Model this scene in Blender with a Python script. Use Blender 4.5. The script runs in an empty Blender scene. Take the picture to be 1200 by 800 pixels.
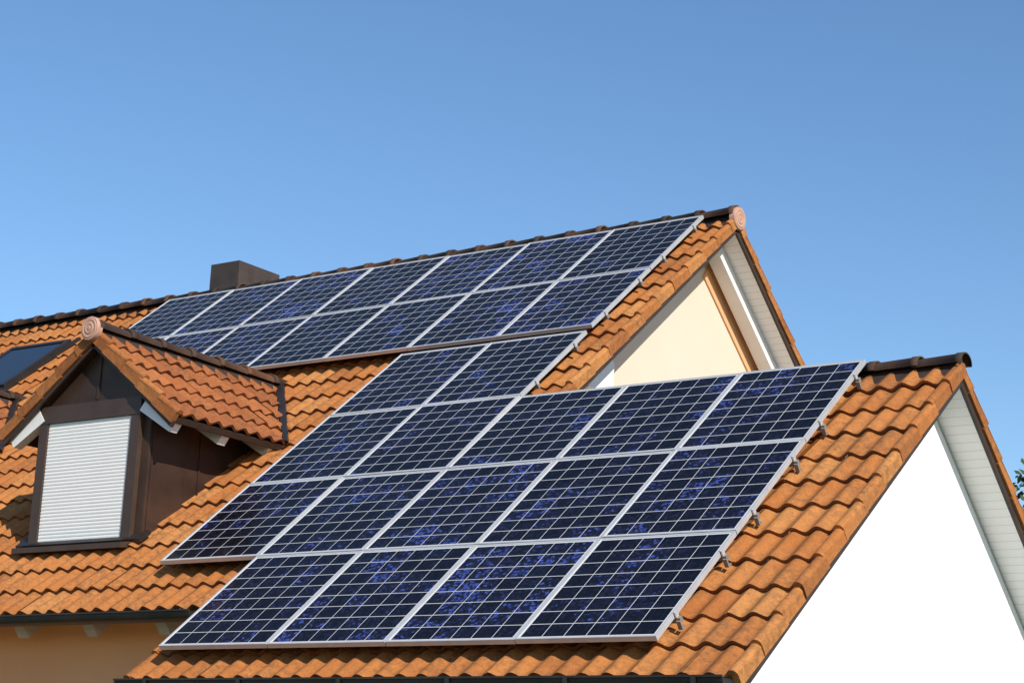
import bpy, math, random
from mathutils import Vector, Matrix
random.seed(11)
PI=math.pi
COL=bpy.context.scene.collection
TH=.6819; CT,ST=math.cos(TH),math.sin(TH)
GROUND=-3.6

# ------------------------------------------------------------------ frames and mesh builder
class Fr:
    def __init__(s,O,U,V,N): s.O,s.U,s.V,s.N=Vector(O),Vector(U),Vector(V),Vector(N)
    def p(s,u,v,n): return s.O+s.U*u+s.V*v+s.N*n
WORLD=Fr((0,0,0),(1,0,0),(0,1,0),(0,0,1))
FRONT=Fr((0,0,0),(1,0,0),(0,CT,ST),(0,-ST,CT))
def back_of(yr): return Fr((0,2*yr,0),(1,0,0),(0,-CT,ST),(0,ST,CT))

class MB:
    def __init__(s): s.v=[];s.f=[];s.t=[]
    def add(s,vs,fs,t=.5):
        o=len(s.v); s.v+=[tuple(v) for v in vs]; s.f+=[tuple(i+o for i in f) for f in fs]; s.t+=[t]*len(vs)
    def hexa(s,p,t=.5):
        s.add(p,[(0,3,2,1),(4,5,6,7),(0,1,5,4),(1,2,6,5),(2,3,7,6),(3,0,4,7)],t)
    def box(s,F,u0,u1,v0,v1,n0,n1,t=.5):
        s.hexa([F.p(u0,v0,n0),F.p(u1,v0,n0),F.p(u1,v1,n0),F.p(u0,v1,n0),F.p(u0,v0,n1),F.p(u1,v0,n1),F.p(u1,v1,n1),F.p(u0,v1,n1)],t)
    def prism(s,poly0,poly1,t=.5):
        n=len(poly0)
        fs=[tuple(range(n-1,-1,-1)),tuple(range(n,2*n))]+[(i,(i+1)%n,n+(i+1)%n,n+i) for i in range(n)]
        s.add(list(poly0)+list(poly1),fs,t)
    def build(s,name,mat,parent=None,org=(0,0,0),smooth=False):
        me=bpy.data.meshes.new(name); ox,oy,oz=org
        me.from_pydata([(a-ox,b-oy,c-oz) for a,b,c in s.v],[],s.f)
        at=me.attributes.new('tone','FLOAT','POINT'); at.data.foreach_set('value',s.t)
        if smooth: me.polygons.foreach_set('use_smooth',[True]*len(me.polygons))
        me.materials.append(mat); me.update()
        o=bpy.data.objects.new(name,me); COL.objects.link(o)
        if parent: o.parent=parent
        return o
def thing(name,label,cat,loc=(0,0,0),rot=(0,0,0),group=None):
    o=bpy.data.objects.new(name,None); COL.objects.link(o); o.location=loc; o.rotation_euler=rot
    o.empty_display_size=.2
    o['label']=label; o['category']=cat
    if group: o['group']=group
    return o

# ------------------------------------------------------------------ materials
def newmat(name,rough=.6,metal=0.,base=(.5,.5,.5)):
    m=bpy.data.materials.new(name); m.use_nodes=True; nt=m.node_tree
    b=nt.nodes['Principled BSDF']; b.inputs['Roughness'].default_value=rough; b.inputs['Metallic'].default_value=metal
    b.inputs['Base Color'].default_value=(*base,1)
    return m,nt,b
def N(nt,t,**k):
    n=nt.nodes.new(t)
    for a,v in k.items(): setattr(n,a,v)
    return n
def L(nt,a,b): nt.links.new(a,b)
def math_(nt,op,a,b=None,clamp=False):
    n=nt.nodes.new('ShaderNodeMath'); n.operation=op; n.use_clamp=clamp
    for i,x in enumerate((a,b)):
        if x is None: continue
        if isinstance(x,(int,float)): n.inputs[i].default_value=x
        else: nt.links.new(x,n.inputs[i])
    return n.outputs[0]
def ramp(nt,fac,stops,interp='LINEAR'):
    r=nt.nodes.new('ShaderNodeValToRGB'); r.color_ramp.interpolation=interp; e=r.color_ramp.elements
    while len(e)<len(stops): e.new(.5)
    for i,(p,c) in enumerate(stops): e[i].position=p; e[i].color=(*c,1)
    nt.links.new(fac,r.inputs[0]); return r.outputs[0]
def mix(nt,fac,a,b,blend='MIX'):
    n=nt.nodes.new('ShaderNodeMix'); n.data_type='RGBA'; n.blend_type=blend
    if isinstance(fac,(int,float)): n.inputs[0].default_value=fac
    else: nt.links.new(fac,n.inputs[0])
    for i,x in ((6,a),(7,b)):
        if isinstance(x,tuple): n.inputs[i].default_value=(*x,1)
        else: nt.links.new(x,n.inputs[i])
    return n.outputs[2]
def objco(nt): return nt.nodes.new('ShaderNodeTexCoord').outputs['Object']
def noise(nt,co,scale,detail=4,rough=.55):
    n=N(nt,'ShaderNodeTexNoise'); n.inputs['Scale'].default_value=scale; n.inputs['Detail'].default_value=detail; n.inputs['Roughness'].default_value=rough
    L(nt,co,n.inputs['Vector']); return n.outputs[0]
def bump(nt,b,h,strength=.3,dist=.01):
    n=nt.nodes.new('ShaderNodeBump'); n.inputs['Strength'].default_value=strength; n.inputs['Distance'].default_value=dist
    L(nt,h,n.inputs['Height']); L(nt,n.outputs[0],b.inputs['Normal'])

def speckled(name,c0,c1,scale=6,rough=.7,metal=0.,bs=.15,fine=60):
    m,nt,b=newmat(name,rough,metal); co=objco(nt)
    f=noise(nt,co,scale,5,.6)
    L(nt,ramp(nt,f,[(.3,c0),(.7,c1)]),b.inputs['Base Color'])
    if bs: bump(nt,b,noise(nt,co,fine,4),bs,.004)
    return m
def tile_mat(name,dark,mid,light,stain,stainamt):
    m,nt,b=newmat(name,.85); co=objco(nt)
    at=N(nt,'ShaderNodeAttribute',attribute_name='tone')
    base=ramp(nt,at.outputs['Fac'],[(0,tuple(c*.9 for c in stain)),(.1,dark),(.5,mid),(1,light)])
    n0=noise(nt,co,.9,4,.6); n1=noise(nt,co,3.1,6,.7); n2=noise(nt,co,20,6,.75); n3=noise(nt,co,95,4,.7)
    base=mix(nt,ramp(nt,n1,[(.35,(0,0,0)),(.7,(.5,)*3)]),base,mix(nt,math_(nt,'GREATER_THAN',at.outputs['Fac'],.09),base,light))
    s=math_(nt,'MULTIPLY',ramp(nt,n2,[(.40,(0,0,0)),(.68,(1,1,1))]),ramp(nt,math_(nt,'ADD',math_(nt,'MULTIPLY',n1,.6),math_(nt,'MULTIPLY',n0,.5)),[(.43,(.24,)*3),(.64,(1,1,1))]))
    s=math_(nt,'MULTIPLY',s,stainamt)
    c=mix(nt,s,base,stain)
    c=mix(nt,.46,c,ramp(nt,n3,[(.32,(.36,.36,.38)),(.64,(1,1,1))]),'MULTIPLY')
    L(nt,c,b.inputs['Base Color']); bump(nt,b,math_(nt,'ADD',n3,n2),.4,.0045)
    b.inputs['Specular IOR Level'].default_value=.2
    return m
M={}
M['tile']=tile_mat('terracotta_tile',(.36,.115,.030),(.50,.172,.042),(.59,.250,.076),(.125,.068,.038),.84)
M['tile_red']=tile_mat('terracotta_tile_red',(.30,.092,.030),(.41,.130,.040),(.50,.182,.060),(.105,.055,.034),.86)
M['tile_edge']=tile_mat('terracotta_verge_tile',(.26,.085,.026),(.39,.128,.036),(.50,.190,.056),(.11,.058,.034),.85)
M['cap']=tile_mat('weathered_ridge_tile',(.020,.018,.017),(.048,.038,.033),(.19,.085,.042),(.05,.042,.038),.7)
M['disc']=speckled('terracotta_disc',(.46,.25,.18),(.56,.33,.24),14,.85)
M['cream']=speckled('cream_render',(.755,.60,.47),(.785,.635,.505),1.3,.9,0,.25,90)
M['peach']=speckled('peach_render',(.88,.385,.165),(.92,.43,.19),1.3,.9,0,.25,90)
M['white']=speckled('white_render',(.86,.86,.855),(.89,.89,.885),1.1,.9,0,.2,90)
M['whitepaint']=speckled('white_painted_wood',(.80,.79,.77),(.86,.85,.83),5,.5,0,.1,40)
M['tail']=speckled('faded_rafter_wood',(.52,.42,.33),(.64,.54,.44),5,.7,0,.1,40)
M['tan']=speckled('tan_gable_shade',(.78,.40,.19),(.84,.46,.23),4,.75,0,.1,40)  # shade colour for the strip below the gable overhang
M['brown']=speckled('brown_metal_cladding',(.036,.018,.012),(.080,.042,.027),3,.5,.25,.1,30)
M['darkwood']=speckled('dark_stained_wood',(.035,.021,.016),(.06,.036,.026),7,.6,0,.15,40)
M['frame']=speckled('brown_window_frame',(.048,.028,.019),(.070,.040,.027),6,.5,0,.1,40)
M['gutter']=speckled('dark_gutter_metal',(.035,.030,.028),(.060,.048,.042),5,.4,.5,.05,30)
M['alu']=speckled('aluminium_frame',(.56,.56,.56),(.66,.66,.66),9,.42,.35,.03,60)
M['hook']=speckled('weathered_bracket_steel',(.16,.14,.12),(.28,.25,.22),30,.75,0,.1,80)
M['shutter']=speckled('white_shutter_slat',(.86,.85,.82),(.89,.88,.85),4,.45,0,0)
M['grass']=speckled('grass_ground',(.06,.075,.028),(.12,.12,.055),.8,.95,0,.5,8)
M['bark']=speckled('tree_bark',(.05,.035,.025),(.10,.07,.05),9,.9,0,.5,30)
M['chimney']=speckled('chimney_cladding',(.040,.028,.023),(.070,.048,.038),5,.65,0,.1,30)
def leaf_mat():
    m,nt,b=newmat('tree_leaf',.55)
    at=N(nt,'ShaderNodeAttribute',attribute_name='tone')
    L(nt,ramp(nt,at.outputs['Fac'],[(0,(.015,.035,.010)),(1,(.05,.09,.025))]),b.inputs['Base Color'])
    return m
M['leaf']=leaf_mat()
def soffit_mat():
    m,nt,b=newmat('white_soffit_boards',.6); co=objco(nt)
    sp=N(nt,'ShaderNodeSeparateXYZ'); L(nt,co,sp.inputs[0])
    fr=math_(nt,'FRACT',math_(nt,'DIVIDE',sp.outputs[2],.050))
    g=math_(nt,'LESS_THAN',fr,.08)
    base=ramp(nt,noise(nt,co,3,4),[(.3,(.88,.87,.85)),(.7,(.91,.90,.88))])
    L(nt,mix(nt,g,base,(.68,.67,.66)),b.inputs['Base Color']); return m
M['soffit']=soffit_mat()
def glass_mat():
    m,nt,b=newmat('roof_window_glass',.04,0,(.012,.014,.018)); b.inputs['Specular IOR Level'].default_value=.6
    return m
M['glass']=glass_mat()
PW,PH=.994,1.184; FW=.015
NX,NY=6,8
def cell_mat():
    m,nt,b=newmat('polycrystalline_cells',.35); co=objco(nt)
    oi=N(nt,'ShaderNodeObjectInfo')
    sp=N(nt,'ShaderNodeSeparateXYZ'); L(nt,co,sp.inputs[0])
    cw=(PW-2*FW-.020)/NX; ch=(PH-2*FW-.020)/NY
    gx=math_(nt,'DIVIDE',math_(nt,'SUBTRACT',sp.outputs[0],FW+.010),cw); gy=math_(nt,'DIVIDE',math_(nt,'SUBTRACT',sp.outputs[1],FW+.010),ch)
    fx=math_(nt,'FRACT',gx); fy=math_(nt,'FRACT',gy)
    dx=math_(nt,'MULTIPLY',math_(nt,'MINIMUM',fx,math_(nt,'SUBTRACT',1.,fx)),cw)
    dy=math_(nt,'MULTIPLY',math_(nt,'MINIMUM',fy,math_(nt,'SUBTRACT',1.,fy)),ch)
    line=math_(nt,'MAXIMUM',math_(nt,'LESS_THAN',dx,.0024),math_(nt,'LESS_THAN',dy,.0029))
    ox=math_(nt,'GREATER_THAN',math_(nt,'ABSOLUTE',math_(nt,'SUBTRACT',gx,NX/2)),NX/2); oy=math_(nt,'GREATER_THAN',math_(nt,'ABSOLUTE',math_(nt,'SUBTRACT',gy,NY/2)),NY/2)
    line=math_(nt,'MAXIMUM',line,math_(nt,'MAXIMUM',ox,oy))
    bb=math_(nt,'ABSOLUTE',math_(nt,'SUBTRACT',math_(nt,'FRACT',math_(nt,'MULTIPLY',gx,2.)),.5))
    bus=math_(nt,'MULTIPLY',math_(nt,'LESS_THAN',bb,.012),.25)
    off=N(nt,'ShaderNodeCombineXYZ')
    L(nt,math_(nt,'MULTIPLY',oi.outputs['Random'],37.),off.inputs[0]); L(nt,math_(nt,'MULTIPLY',oi.outputs['Random'],91.),off.inputs[1]); L(nt,math_(nt,'MULTIPLY',oi.outputs['Random'],53.),off.inputs[2])
    va=N(nt,'ShaderNodeVectorMath',operation='ADD'); L(nt,co,va.inputs[0]); L(nt,off.outputs[0],va.inputs[1])
    fl=N(nt,'ShaderNodeCombineXYZ'); L(nt,math_(nt,'FLOOR',gx),fl.inputs[0]); L(nt,math_(nt,'FLOOR',gy),fl.inputs[1]); L(nt,math_(nt,'MULTIPLY',oi.outputs['Random'],211.),fl.inputs[2])
    wn=N(nt,'ShaderNodeTexWhiteNoise',noise_dimensions='3D'); L(nt,fl.outputs[0],wn.inputs['Vector'])
    vo=N(nt,'ShaderNodeTexVoronoi'); vo.inputs['Scale'].default_value=52
    wv=N(nt,'ShaderNodeVectorMath',operation='MULTIPLY_ADD'); L(nt,wn.outputs['Color'],wv.inputs[0]); wv.inputs[1].default_value=(3,3,3); L(nt,va.outputs[0],wv.inputs[2])
    L(nt,wv.outputs[0],vo.inputs['Vector'])
    sc=N(nt,'ShaderNodeSeparateColor'); L(nt,vo.outputs['Color'],sc.inputs[0])
    big=noise(nt,va.outputs[0],2.2,3,.6)
    # clusters of brighter crystals, the rest almost black; every module differs a little
    g=math_(nt,'ADD',math_(nt,'MULTIPLY',sc.outputs[0],.88),math_(nt,'MULTIPLY',math_(nt,'SUBTRACT',big,.5),1.35))
    g=math_(nt,'ADD',g,math_(nt,'MULTIPLY',math_(nt,'SUBTRACT',wn.outputs['Value'],.5),.36))
    g=math_(nt,'ADD',g,math_(nt,'MULTIPLY',math_(nt,'SUBTRACT',math_(nt,'FRACT',math_(nt,'MULTIPLY',oi.outputs['Random'],17.3)),.5),.16))
    c=ramp(nt,g,[(0,(.0035,.0035,.0055)),(.5,(.0065,.0063,.012)),(.78,(.012,.0115,.028)),(.93,(.020,.022,.074)),(1.,(.046,.070,.29))])
    c=mix(nt,bus,c,(.10,.10,.12)); c=mix(nt,line,c,(.62,.62,.62))
    L(nt,c,b.inputs['Base Color'])
    b.inputs['Coat Weight'].default_value=.2; b.inputs['Coat Roughness'].default_value=.06; b.inputs['Specular IOR Level'].default_value=.1
    return m
M['cells']=cell_mat()

# ------------------------------------------------------------------ roof builders
WT=.338; GA=.327; NB=-.166; LIFT=.032
def tiles(mb,F,ue,nt_,v0,v1,g=GA,w=WT,nb=NB,keep=None,segs=16,A=.037):
    v=v0
    while v<v1-.03:
        vt=min(v+g+.04,v1); fr=(vt-v)/(g+.04)
        for i in range(nt_):
            if keep and not keep(ue-(i+.5)*w,v+g*.5): continue
            jn=random.gauss(0,.0018); jv=random.gauss(0,.003); tl=random.gauss(0,.003); tone=min(1,max(.1,random.gauss(.52,.24)))
            bot=[];top=[];lip=[]
            for a in range(segs+1):
                q=a/segs; u=ue-(i+q)*w
                h=A*(.5+.5*math.cos(4*PI*q))
                d=jn+tl*(q-.5)
                bot.append(F.p(u,v+jv,nb+LIFT+h+d)); top.append(F.p(u,vt,nb+LIFT*(1-fr)+h+d)); lip.append(F.p(u,v+jv+.004,nb+.008+h+d))
            n=segs+1
            mb.add(bot+top,[(k,k+1,n+k+1,n+k) for k in range(segs)],tone)
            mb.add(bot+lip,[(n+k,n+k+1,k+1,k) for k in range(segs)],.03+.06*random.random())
        v+=g
def verge(mb,F,ue,v0,v1,g=GA,nb=NB,sgn=1,drop=.06):
    v=v0
    while v<v1-.03:
        vt=min(v+g+.03,v1); j=random.gauss(0,.003); tone=min(1,max(.1,random.gauss(.5,.27)))
        a,b=(ue-.028,ue+.016) if sgn>0 else (ue-.016,ue+.028)
        a+=j;b+=j
        hi=nb+LIFT+.040; lo=nb+.044
        mb.hexa([F.p(a,v,nb+LIFT-drop-.006),F.p(b,v,nb+LIFT-drop-.006),F.p(b,vt,nb-drop+.016),F.p(a,vt,nb-drop+.016),F.p(a,v,hi-.012),F.p(b,v,hi-.018),F.p(b-.004,vt,lo-.018),F.p(a,vt,lo-.012)],tone)
        ps=[]
        for vv,base in ((v-.003,nb+LIFT-.004),(vt,nb+.002)):
            for k in range(11):
                t=PI*k/10; ps.append(F.p(ue-.020+.036*math.cos(t)+j,vv,base+.014+.034*math.sin(t)))
        mb.add(ps,[(k,k+1,11+k+1,11+k) for k in range(10)]+[tuple(range(10,-1,-1))],tone)
        v+=g
def caps(mb,F,l0,l1,r=.1,step=.37,ov=1.12):
    a=l1
    while a>l0+.02:
        b=max(a-step-.05,l0); tone=min(1,max(.1,random.gauss(.47,.27))); j=random.gauss(0,.003); j2=random.gauss(0,.003)
        ps=[];K=13
        for pos,rr,lift in ((a,r*ov,.006),(a-.055,r*ov,.006),(a-.058,r*1.02,.004),(b,r*.92,-.004),(a,r*.96,.004)):
            for k in range(K):
                t=-1.75+3.5*k/(K-1); ps.append(F.p(pos,rr*1.2*math.sin(t)+j2,rr*math.cos(t)*.9+j+lift))
        fs=[]
        for q in range(3): fs+=[(q*K+k,q*K+k+1,(q+1)*K+k+1,(q+1)*K+k) for k in range(K-1)]
        fs+=[(k,4*K+k,4*K+k+1,k+1) for k in range(K-1)]
        mb.add(ps,fs,tone); a-=step
def disc(mb,F,r=.135):
    prof=[(0,.016),(.018,.016),(.024,.012),(.040,.012),(.046,.015),(.062,.015),(.068,.010),(.084,.010),(.090,.013),(.108,.013),(.114,.008),(.130,.008),(.135,0),(.135,-.05)]
    K=32; ps=[F.p(0,0,prof[0][1])]; fs=[]
    for (rr,d) in prof[1:]:
        rr*=r/.135
        for k in range(K):
            t=2*PI*k/K; ps.append(F.p(rr*math.cos(t),rr*math.sin(t),d))
    fs+=[(0,1+k,1+(k+1)%K) for k in range(K)]
    for q in range(len(prof)-2):
        fs+=[(1+q*K+k,1+(q+1)*K+k,1+(q+1)*K+(k+1)%K,1+q*K+(k+1)%K) for k in range(K)]
    mb.add(ps,fs)
def gutter(mb,x0,x1,y,z,r=.068):
    K=12
    ring=[(r*math.cos(PI+PI*k/K),r*math.sin(PI+PI*k/K)) for k in range(K+1)]
    inner=[(.9*a,.9*b) for a,b in reversed(ring)]
    bead=[(-r-.012,.004),(-r-.012,.016),(-r+.004,.016)]
    sec=[bead[2],bead[1],bead[0]]+ring+inner
    mb.prism([Vector((x0,y+a,z+b)) for a,b in sec],[Vector((x1,y+a,z+b)) for a,b in sec])
    for xe,s in ((x0,1),(x1,-1)):
        mb.prism([Vector((xe+s*.002,y+a*.95,z+b*.95)) for a,b in ring],[Vector((xe+s*.008,y+a*.95,z+b*.95)) for a,b in ring])

# ------------------------------------------------------------------ setting
g=MB(); g.add([(-900,-900,GROUND),(900,-900,GROUND),(900,900,GROUND),(-900,900,GROUND)],[(0,1,2,3)])
go=g.build('ground',M['grass']); go['kind']='structure'

# main house -----------------------------------------------------
VR=7.45; YR=VR*CT+.12*ST; ZR=VR*ST-.12*CT
VE=.701; UE=-2.775; UL=UE-40*WT
HO=(-9.4,YR,GROUND)
house=thing('house','cream rendered house with orange tiled roof, brown dormers and a high dark ridge','house',HO)
BACK=back_of(YR)
for F,sg in ((FRONT,16),(BACK,8)):
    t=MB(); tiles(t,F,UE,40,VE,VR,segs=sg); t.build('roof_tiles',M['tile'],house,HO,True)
for F,u,v0,s in ((FRONT,UE,VE+3*GA,1),(BACK,UE,VE,1),(FRONT,UL,VE,-1),(BACK,UL,VE,-1)):
    t=MB(); verge(t,F,u,v0,VR,sgn=s); t.build('verge_tiles',M['tile'],house,HO)
RF=Fr((0,YR,ZR+.012),(1,0,0),(0,1,0),(0,0,1))
t=MB(); caps(t,RF,UL-.03,UE+.01,.088)
rc=t.build('ridge_cap',M['cap'],house,HO,True)
t=MB(); t.prism([Vector((UL,YR-.13,ZR-.14)),Vector((UL,YR+.13,ZR-.14)),Vector((UL,YR,ZR+.04))],[Vector((UE-.01,YR-.13,ZR-.14)),Vector((UE-.01,YR+.13,ZR-.14)),Vector((UE-.01,YR,ZR+.04))])
t.build('ridge_bedding',M['darkwood'],rc,HO)
t=MB(); disc(t,Fr((UE+.025,YR,ZR-.03),(0,1,0),(0,0,1),(1,0,0)),.112); t.build('ridge_end',M['disc'],rc,HO)
VT=VR-.10
for F in (FRONT,BACK):
    t=MB(); t.box(F,UL+.03,UE-.03,VE+.03,VT,-.245,-.195); t.build('soffit',M['soffit'],house,HO)
for F,v0 in ((FRONT,3.45),(BACK,VE)):
    t=MB(); t.box(F,UE-.028,UE-.004,v0,VT+.02,-.25,-.19); t.build('barge_board',M['darkwood'],house,HO)
XG=UE-.42
def gable_poly(x,yf,yb,yr,zr,drop=.36):
    zt=zr-drop; sl=ST/CT
    return [Vector((x,yf,GROUND)),Vector((x,yb,GROUND)),Vector((x,yb,zt-(yb-yr)*sl)),Vector((x,yr,zt)),Vector((x,yf,zt-(yr-yf)*sl))]
YF=1.05
t=MB(); t.prism(gable_poly(UL+.4,YF,2*YR-YF,YR,ZR,.18),gable_poly(XG,YF,2*YR-YF,YR,ZR,.18))
t.build('wall',M['cream'],house,HO)
t=MB(); t.box(WORLD,UL+.41,-3.9,YF-.012,YF-.001,GROUND,ZR-.24-(YR-YF)*ST/CT); t.build('front_wall',M['peach'],house,HO)
t=MB(); t.box(BACK,XG+.07,XG+.21,VE+.1,VT-.12,-.36,-.247); t.build('rafter',M['whitepaint'],house,HO)
t=MB(); t.box(BACK,XG+.001,XG+.018,VE+.1,VT-.30,-.46,-.265); t.build('gable_shade_band',M['tan'],house,HO)  # tan strip stands in for the warm shadow under the back slope
sec=[(3.86,2.555),(4.20,2.58),(4.25,2.62),(4.25,2.84),(4.21,2.88),(4.06,2.88),(3.86,2.74)]
t=MB(); t.prism([Vector((XG-.02,a,b)) for a,b in sec],[Vector((XG+.13,a,b)) for a,b in sec]); t.build('purlin',M['whitepaint'],house,HO)
EY,EZ=VE*CT+.12*ST,VE*ST-.12*CT
t=MB(); gutter(t,UL+.05,-4.22,EY-.055,EZ-.045); gu=t.build('gutter',M['gutter'],house,HO)
x=-4.75
while x>UL+.4:
    t=MB(); t.box(FRONT,x-.055,x+.055,VE+.04,VE+.75,-.375,-.247); t.build('rafter',M['tail'],house,HO); x-=.78
# chimney: plain clad shaft, open at the top
t=MB(); t.box(WORLD,-10.05,-9.60,6.30,6.325,3.6,5.17); t.box(WORLD,-10.05,-9.60,6.975,7.00,3.6,5.17); t.box(WORLD,-10.05,-10.025,6.325,6.975,3.6,5.17); t.box(WORLD,-9.625,-9.60,6.325,6.975,3.6,5.17)
ch=t.build('chimney',M['chimney'],house,HO)
t=MB(); t.box(WORLD,-10.02,-9.63,6.33,6.97,3.7,5.10); t.build('chimney_flue',M['gutter'],ch,HO)
# roof window
t=MB(); u0,u1,v0,v1=-12.06,-11.06,5.45,6.60
for a,b,c,d in ((u0,u1,v0,v0+.06),(u0,u1,v1-.06,v1),(u0,u0+.05,v0+.06,v1-.06),(u1-.05,u1,v0+.06,v1-.06)): t.box(FRONT,a,b,c,d,-.2,-.055)
t.box(FRONT,u0-.05,u1+.05,v0-.12,v0-.001,-.12,-.085)
t.box(FRONT,u1+.001,u1+.05,v0,v1+.1,-.12,-.085); t.box(FRONT,u0-.05,u0-.001,v0,v1+.1,-.12,-.085)
sk=t.build('roof_window',M['gutter'],house,HO)
t=MB(); t.box(FRONT,u0+.051,u1-.051,v0+.061,v1-.061,-.10,-.066); t.build('pane',M['glass'],sk,HO)

# dormers --------------------------------------------------------
PHI=math.radians(37.5); cp,sp_=math.cos(PHI),math.sin(PHI)
def dormer(xc,dy=0.,dz=0.):
    yw,yv=1.46+dy,1.345+dy; za=2.84+dz; ze=za-1.07*math.tan(PHI); hw=.66
    L_=1.07/cp
    def zs(x): return za-abs(x-xc)*math.tan(PHI)
    zb=.4+dz; zw=zs(xc+hw)-.13
    poly=[(xc-hw,zb),(xc+hw,zb),(xc+hw,zw),(xc,za-.13),(xc-hw,zw)]
    t=MB(); t.prism([Vector((x,yw,z)) for x,z in poly],[Vector((x,yw+2.74,z)) for x,z in poly])
    for s in (-1,1):
        for yy in (.04,.59,1.14,1.69): t.box(WORLD,xc+s*hw-.012,xc+s*hw+.012,yw+yy-.008,yw+yy+.008,zb,zw-.01)
    t.box(WORLD,xc-.012,xc+.012,yw-.012,yw+.01,2.25+dz,za-.16)
    body=t.build('dormer',M['brown'],house,HO)
    xs0,xs1,zs0,zs1=xc-.53,xc+.47,1.05+dz,2.07+dz
    t=MB(); t.box(WORLD,xs0-.105,xs0-.002,yw-.05,yw-.001,zs0-.03,zs1); t.box(WORLD,xs1+.002,xs1+.105,yw-.05,yw-.001,zs0-.03,zs1)
    t.box(WORLD,xs0-.11,xs1+.11,yw-.055,yw-.001,zs1+.001,zs1+.15)
    t.build('window_frame',M['frame'],body,HO)
    t=MB(); t.hexa([Vector(p) for p in ((xs0-.16,yw-.17,zs0-.105),(xs1+.14,yw-.17,zs0-.105),(xs1+.14,yw-.001,zs0-.085),(xs0-.16,yw-.001,zs0-.085),(xs0-.16,yw-.17,zs0-.06),(xs1+.14,yw-.17,zs0-.06),(xs1+.14,yw-.001,zs0-.031),(xs0-.16,yw-.001,zs0-.031))])
    t.build('sill',M['frame'],body,HO)
    t=MB(); n=34; hh=(zs1-zs0)/n
    for k in range(n):
        z0=zs0+k*hh; sec=[(-.0285,0),(-.0315,.2),(-.033,.5),(-.032,.8),(-.029,.94),(-.025,.95),(-.025,1.0),(-.004,1.0),(-.004,0)]
        t.prism([Vector((xs0+.002,yw+a-.004,z0+b*hh)) for a,b in sec],[Vector((xs1-.002,yw+a-.004,z0+b*hh)) for a,b in sec])
    t.build('roller_shutter',M['shutter'],body,HO)
    FR=Fr((xc+1.07,0,ze),(0,-1,0),(-cp,0,sp_),(sp_,0,cp)); FL=Fr((xc-1.07,0,ze),(0,-1,0),(cp,0,sp_),(-sp_,0,cp))
    nb=-.04; gd=L_/5
    def keep(F):
        def k(u,v):
            P=F.p(u,v,0); return -P.y*ST+P.z*CT>-.42
        return k
    for F in (FR,FL):
        t=MB(); tiles(t,F,-yv,9,0,L_,gd,WT*.93,nb,keep(F)); t.build('dormer_roof',M['tile_red'],body,HO,True)
        t=MB(); verge(t,F,-yv,0,L_,gd,nb,1,.075); t.build('verge_tiles',M['tile_edge'],body,HO)
    R_=Fr((xc,0,za+.0),(0,-1,0),(1,0,0),(0,0,1))
    t=MB(); caps(t,R_,-yv-2.55,-yv+.03,.078); t.build('ridge_cap',M['cap'],body,HO,True)
    t=MB(); t.prism([Vector((xc-.13,yv+.02,za-.12)),Vector((xc+.13,yv+.02,za-.12)),Vector((xc,yv+.02,za+.045))],[Vector((xc-.13,yv+2.48,za-.12)),Vector((xc+.13,yv+2.48,za-.12)),Vector((xc,yv+2.48,za+.045))]); t.build('ridge_bedding',M['darkwood'],body,HO)
    t=MB(); disc(t,Fr((xc,yv-.055,za-.01),(1,0,0),(0,0,1),(0,-1,0)),.104); t.build('ridge_end',M['disc'],body,HO)
    for F in (FR,FL):
        t=MB(); t.box(F,-yv-2.05,-yv-.03,.03,L_-.06,-.10,-.06); t.build('soffit',M['brown'],body,HO)
        t=MB(); t.box(F,-yv-.030,-yv-.006,-.01,L_-.03,-.128,-.07); t.build('barge_board',M['darkwood'],body,HO)
        t=MB(); t.box(F,-yv-1.85,-yv-.031,.005,.03,-.085,-.035); t.build('fascia',M['darkwood'],body,HO)
        for yy in ((.055,.62,1.2) if F is FR else (.055,)):
            a=-(yv+yy)
            t=MB(); t.hexa([F.p(a-.09,.03,-.185),F.p(a,.03,-.185),F.p(a,.44,-.24),F.p(a-.09,.44,-.24),F.p(a-.09,.03,-.102),F.p(a,.03,-.102),F.p(a,.44,-.102),F.p(a-.09,.44,-.102)])
            t.build('rafter',M['whitepaint'],body,HO)
    for s in (-1,1):
        t=MB()
        a=(xc,(za+.093)/ST); b=(xc+s*1.07,(ze+.093)/ST)
        t.hexa([FRONT.p(a[0]-s*.03,a[1],-.12),FRONT.p(b[0]-s*.03,b[1],-.12),FRONT.p(b[0]+s*.04,b[1]-.02,-.12),FRONT.p(a[0]+s*.04,a[1]+.04,-.12),
                FRONT.p(a[0]-s*.03,a[1],-.082),FRONT.p(b[0]-s*.03,b[1],-.082),FRONT.p(b[0]+s*.04,b[1]-.02,-.085),FRONT.p(a[0]+s*.04,a[1]+.04,-.085)])
        t.build('valley_flashing',M['gutter'],body,HO)
    vf=1.72+dy/CT
    t=MB(); t.box(FRONT,xc-hw-.10,xc+hw+.06,vf,vf+.14,-.115,-.078); t.build('apron',M['gutter'],body,HO)
    return body
dormer(-6.44)
dormer(-10.55,.35,.284)

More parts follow.
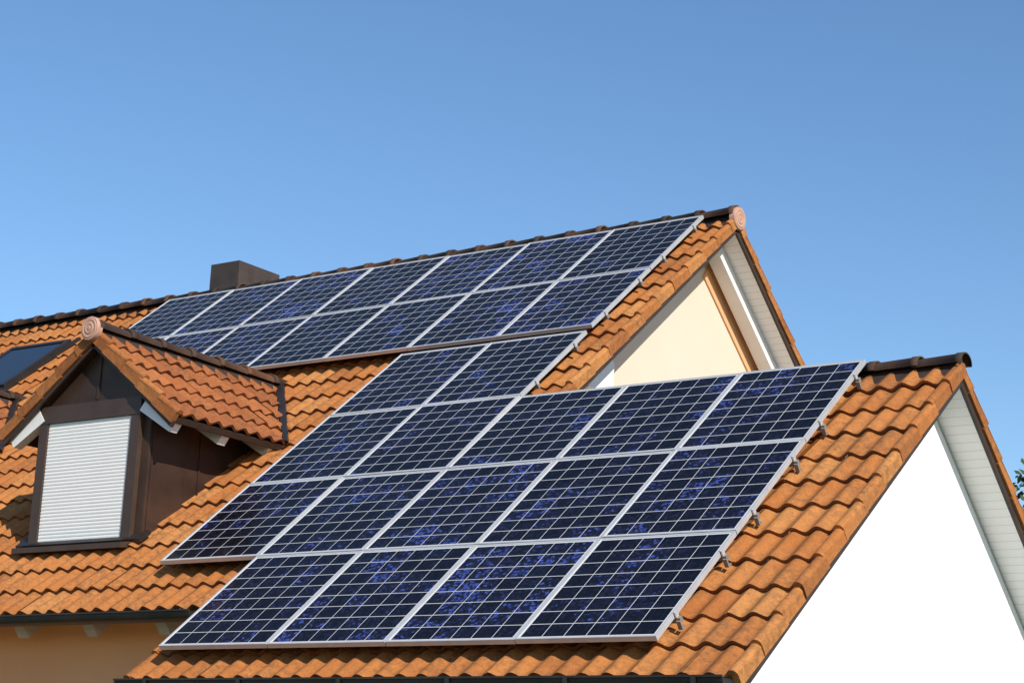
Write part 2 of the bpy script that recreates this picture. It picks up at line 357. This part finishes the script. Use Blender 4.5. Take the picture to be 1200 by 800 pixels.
# annex ----------------------------------------------------------
AV=3.62; AY=AV*CT+.12*ST; AZ=AV*ST-.12*CT; AE=VE-.327*3+.068; AU=.68; AL=AU-14*WT
SH=.026      # the annex verge runs very slightly out of square with the ridge
AF=Fr(Vector((-SH*AV,0,0)),(1,0,0),(SH,CT,ST),(0,-ST,CT))
AO=(-1.7,AY,GROUND)
annex=thing('house_annex','lower annex with bright white gable wall and solar panels covering its orange tiles','annex',AO)
ABK=back_of(AY)
GB=(VE-AE)/3
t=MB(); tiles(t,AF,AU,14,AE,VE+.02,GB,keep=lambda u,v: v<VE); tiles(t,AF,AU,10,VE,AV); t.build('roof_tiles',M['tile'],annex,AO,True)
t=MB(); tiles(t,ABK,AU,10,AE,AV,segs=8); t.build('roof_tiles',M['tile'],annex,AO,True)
t=MB(); verge(t,AF,AU,AE,VE-.02,GB); verge(t,AF,AU,VE,AV); t.build('verge_tiles',M['tile'],annex,AO)
t=MB(); verge(t,ABK,AU,AE,AV); t.build('verge_tiles',M['tile'],annex,AO)
t=MB(); verge(t,AF,AL,AE,VE+.1,GB,sgn=-1); t.build('verge_tiles',M['tile'],annex,AO)
RF=Fr((0,AY,AZ-.008),(1,0,0),(0,1,0),(0,0,1))
t=MB(); caps(t,RF,UE-.3,AU+.035,.074,.33,1.08); rc=t.build('ridge_cap',M['cap'],annex,AO,True)
t=MB(); t.prism([Vector((UE-.3,AY-.13,AZ-.14)),Vector((UE-.3,AY+.13,AZ-.14)),Vector((UE-.3,AY,AZ+.02))],[Vector((AU,AY-.13,AZ-.14)),Vector((AU,AY+.13,AZ-.14)),Vector((AU,AY,AZ+.02))])
t.build('ridge_bedding',M['darkwood'],rc,AO)
t=MB(); t.box(AF,AL+.03,AU-.03,AE+.03,AV-.1,-.245,-.197); t.build('soffit',M['soffit'],annex,AO)
t=MB(); t.box(ABK,UE-.3,AU-.03,AE+.03,AV-.1,-.243,-.197); t.build('soffit',M['soffit'],annex,AO)
for F in (AF,ABK):
    t=MB(); t.box(F,AU-.028,AU-.004,AE,AV-.08,-.25,-.19); t.build('barge_board',M['darkwood'],annex,AO)
XA=AU-.28
t=MB(); t.prism(gable_poly(AL+.25,.29,2*AY-.29,AY,AZ,.18),gable_poly(XA,.29,2*AY-.29,AY,AZ,.18)); t.build('wall',M['white'],annex,AO)
EY,EZ=AE*CT+.12*ST,AE*ST-.12*CT
t=MB(); gutter(t,AL-.12,AU-.12,EY-.055,EZ-.028); gu=t.build('gutter',M['gutter'],annex,AO)
x=AU-.3
while x>AL:
    t=MB(); t.box(WORLD,x-.015,x+.015,EY-.13,EY+.06,EZ-.108,EZ-.099); t.box(WORLD,x-.015,x+.015,EY-.137,EY-.128,EZ-.10,EZ-.015)
    t.build('gutter_bracket',M['gutter'],gu,AO); x-=.85

# solar panels ---------------------------------------------------
GRP='solar panels mounted on the tiled roof'
def panel_parts(root):
    t=MB(); h=-.034
    t.box(WORLD,0,FW,0,PH,h,0); t.box(WORLD,PW-FW,PW,0,PH,h,0); t.box(WORLD,FW,PW-FW,0,FW,h,-.0005); t.box(WORLD,FW,PW-FW,PH-FW,PH,h,-.0005)
    a=t.build('frame',M['alu'],root)
    t=MB(); t.box(WORLD,FW,PW-FW,FW,PH-FW,-.012,-.004); b=t.build('solar_cells',M['cells'],root)
    return [a,b]
proto=[]
ORD=['rightmost','second from the right','third from the right','fourth from the right','fifth from the right','sixth from the right','leftmost']
def place_panel(u,v,label):
    P=FRONT.p(u+(1-PW)/2,v+.004,random.gauss(0,.0015))
    r=thing('solar_panel',label,'solar panel',P,(TH+random.gauss(0,.0018),random.gauss(0,.0018),0),GRP)
    if not proto: proto.extend(panel_parts(r))
    else:
        for c in proto:
            d=c.copy(); COL.objects.link(d); d.parent=r
H=1.192; UT=7.27
for k in range(7): place_panel(-3.017-k-1,UT-H,'blue solar panel, %s in the seven-panel row directly under the high ridge'%ORD[k])
for k in range(7): place_panel(-3.017-k-1,UT-2*H,'blue solar panel, %s in the second row below the high ridge'%ORD[k])
for k in range(2): place_panel(-3-k-1,3*H,'blue solar panel, %s of the two in the short middle row'%('right one','left one')[k])
for k in range(5): place_panel(-k-1,2*H,'blue solar panel, %s in the row level with the annex ridge'%(ORD[:4]+['leftmost'])[k])
for k in range(5): place_panel(-k-1,H,'blue solar panel, %s in the row just above the bottom row'%(ORD[:4]+['leftmost'])[k])
for k in range(4): place_panel(-k-1,0,'blue solar panel, %s in the bottom row above the annex gutter'%(ORD[:3]+['leftmost'])[k])
def rail(ur,v,ln,label,hook):
    r=thing('mounting_rail',label,'mounting rail',FRONT.p(ur,v,0),(TH,0,0),'rails holding the solar panels')
    e=.030 if hook else .014
    t=MB(); t.box(WORLD,-ln+.05,e,-.016,.016,-.070,-.036); t.build('rail_bar',M['hook'],r)
    t=MB(); t.box(WORLD,.003,.012,-.016,.016,-.035,.002); t.box(WORLD,-.008,.003,-.016,.016,.0012,.004)
    t.build('end_clamp',M['alu'],r)
    if hook:
        t=MB(); t.box(WORLD,.006,.034,-.030,-.0165,-.098,-.050); t.box(WORLD,.006,.034,-.030,.012,-.106,-.0985)
        t.build('roof_hook',M['hook'],r)
for (ur,vb,ln,nm,hk) in ((-3.017,UT-H,7,'the row under the high ridge',0),(-3.017,UT-2*H,7,'the second row below the high ridge',0),(-3,3*H,2,'the short two-panel row',0),(0,2*H,5,'the row level with the annex ridge',1),(0,H,5,'the row above the bottom row',1),(0,0,4,'the bottom row of panels',1)):
    for f,w in ((.22,'lower'),(.80,'upper')):
        rail(ur,vb+f*H,ln,'%s mounting rail with its end poking out under %s'%(w,nm),hk)

# tree far behind at the right -----------------------------------
def tree(px,py,top,R):
    r=thing('tree','green leafy tree behind the annex at the far right edge','tree',(px,py,GROUND))
    t=MB(); rng=random.Random(5)
    def limb(a,b,r0,r1):
        d=(b-a).normalized(); s=d.orthogonal().normalized(); q=d.cross(s); K=8
        t.add([a+(s*math.cos(2*PI*k/K)+q*math.sin(2*PI*k/K))*r0 for k in range(K)]+[b+(s*math.cos(2*PI*k/K)+q*math.sin(2*PI*k/K))*r1 for k in range(K)],[(k,(k+1)%K,K+(k+1)%K,K+k) for k in range(K)])
    hc=top-R*1.1-GROUND
    limb(Vector((0,0,0)),Vector((.1,0,hc*.6)),.28,.2); limb(Vector((.1,0,hc*.6)),Vector((0,.1,hc+R*.6)),.2,.05)
    cl=[]
    for k in range(60):
        th=rng.uniform(0,2*PI); ph=math.acos(rng.uniform(-.8,1)); rr=R*rng.uniform(.45,1)
        c=Vector((rr*math.sin(ph)*math.cos(th),rr*math.sin(ph)*math.sin(th),hc+rr*math.cos(ph)*1.1)); cl.append((c,rng.uniform(.5,.95)))
        if k%4==0: limb(Vector((.08,0,hc*rng.uniform(.55,.95))),c,.08,.02)
    t.build('trunk',M['bark'],r)
    t=MB()
    for c,s in cl:
        tone0=rng.uniform(.1,.9)
        for _ in range(190):
            p=c+Vector((rng.gauss(0,.42),rng.gauss(0,.42),rng.gauss(0,.36)))*s
            a=Vector((rng.gauss(0,1),rng.gauss(0,1),rng.gauss(0,1))).normalized(); b=a.orthogonal().normalized(); l=rng.uniform(.07,.13)
            t.add([p-a*l,p+b*l*.5,p+a*l,p-b*l*.5],[(0,1,2,3)],min(1,max(0,tone0+rng.uniform(-.3,.3))))
    t.build('crown',M['leaf'],r)
tree(-7.55,29.6,6.80,3.0)

# ------------------------------------------------------------------ camera, light, sky
f,a,pt,ro=2311.,-.6229,.2423,.04733
F_=Vector((math.sin(a)*math.cos(pt),math.cos(a)*math.cos(pt),math.sin(pt))); R_=Vector((math.cos(a),-math.sin(a),0)); U_=R_.cross(F_)
R2=R_*math.cos(ro)+U_*math.sin(ro); U2=U_*math.cos(ro)-R_*math.sin(ro)
cd=bpy.data.cameras.new('camera'); cam=bpy.data.objects.new('camera',cd); COL.objects.link(cam)
mw=Matrix.Identity(4)
for i in range(3): mw[i][0]=R2[i]; mw[i][1]=U2[i]; mw[i][2]=-F_[i]
mw[0][3],mw[1][3],mw[2][3]=5.916,-9.789,-1.116
cam.matrix_world=mw; cd.sensor_width=36; cd.lens=f/1200*36; cd.clip_end=3000; cd.clip_start=.1
bpy.context.scene.camera=cam
Ld=Vector((1,-.5,.75)).normalized()
sd=bpy.data.lights.new('sun','SUN'); sd.energy=5.0; sd.angle=math.radians(.5); sd.color=(1,.93,.82)
so=bpy.data.objects.new('sun',sd); COL.objects.link(so); so.rotation_euler=Ld.to_track_quat('Z','Y').to_euler(); so.location=(20,-10,15)
w=bpy.data.worlds.new('World'); bpy.context.scene.world=w; w.use_nodes=True; nt=w.node_tree
bg=nt.nodes['Background']; sky=nt.nodes.new('ShaderNodeTexSky'); sky.sky_type='NISHITA'; sky.sun_disc=False
sky.sun_elevation=math.asin(Ld.z); sky.sun_rotation=math.atan2(Ld.x,Ld.y); sky.altitude=0; sky.air_density=1.0; sky.dust_density=.2; sky.ozone_density=3.0
hs=nt.nodes.new('ShaderNodeHueSaturation'); hs.inputs['Saturation'].default_value=1.12; hs.inputs['Value'].default_value=1.0
nt.links.new(sky.outputs[0],hs.inputs['Color']); nt.links.new(hs.outputs[0],bg.inputs[0]); bg.inputs[1].default_value=.15
vs=bpy.context.scene.view_settings; vs.view_transform='Standard'; vs.look='None'; vs.exposure=0
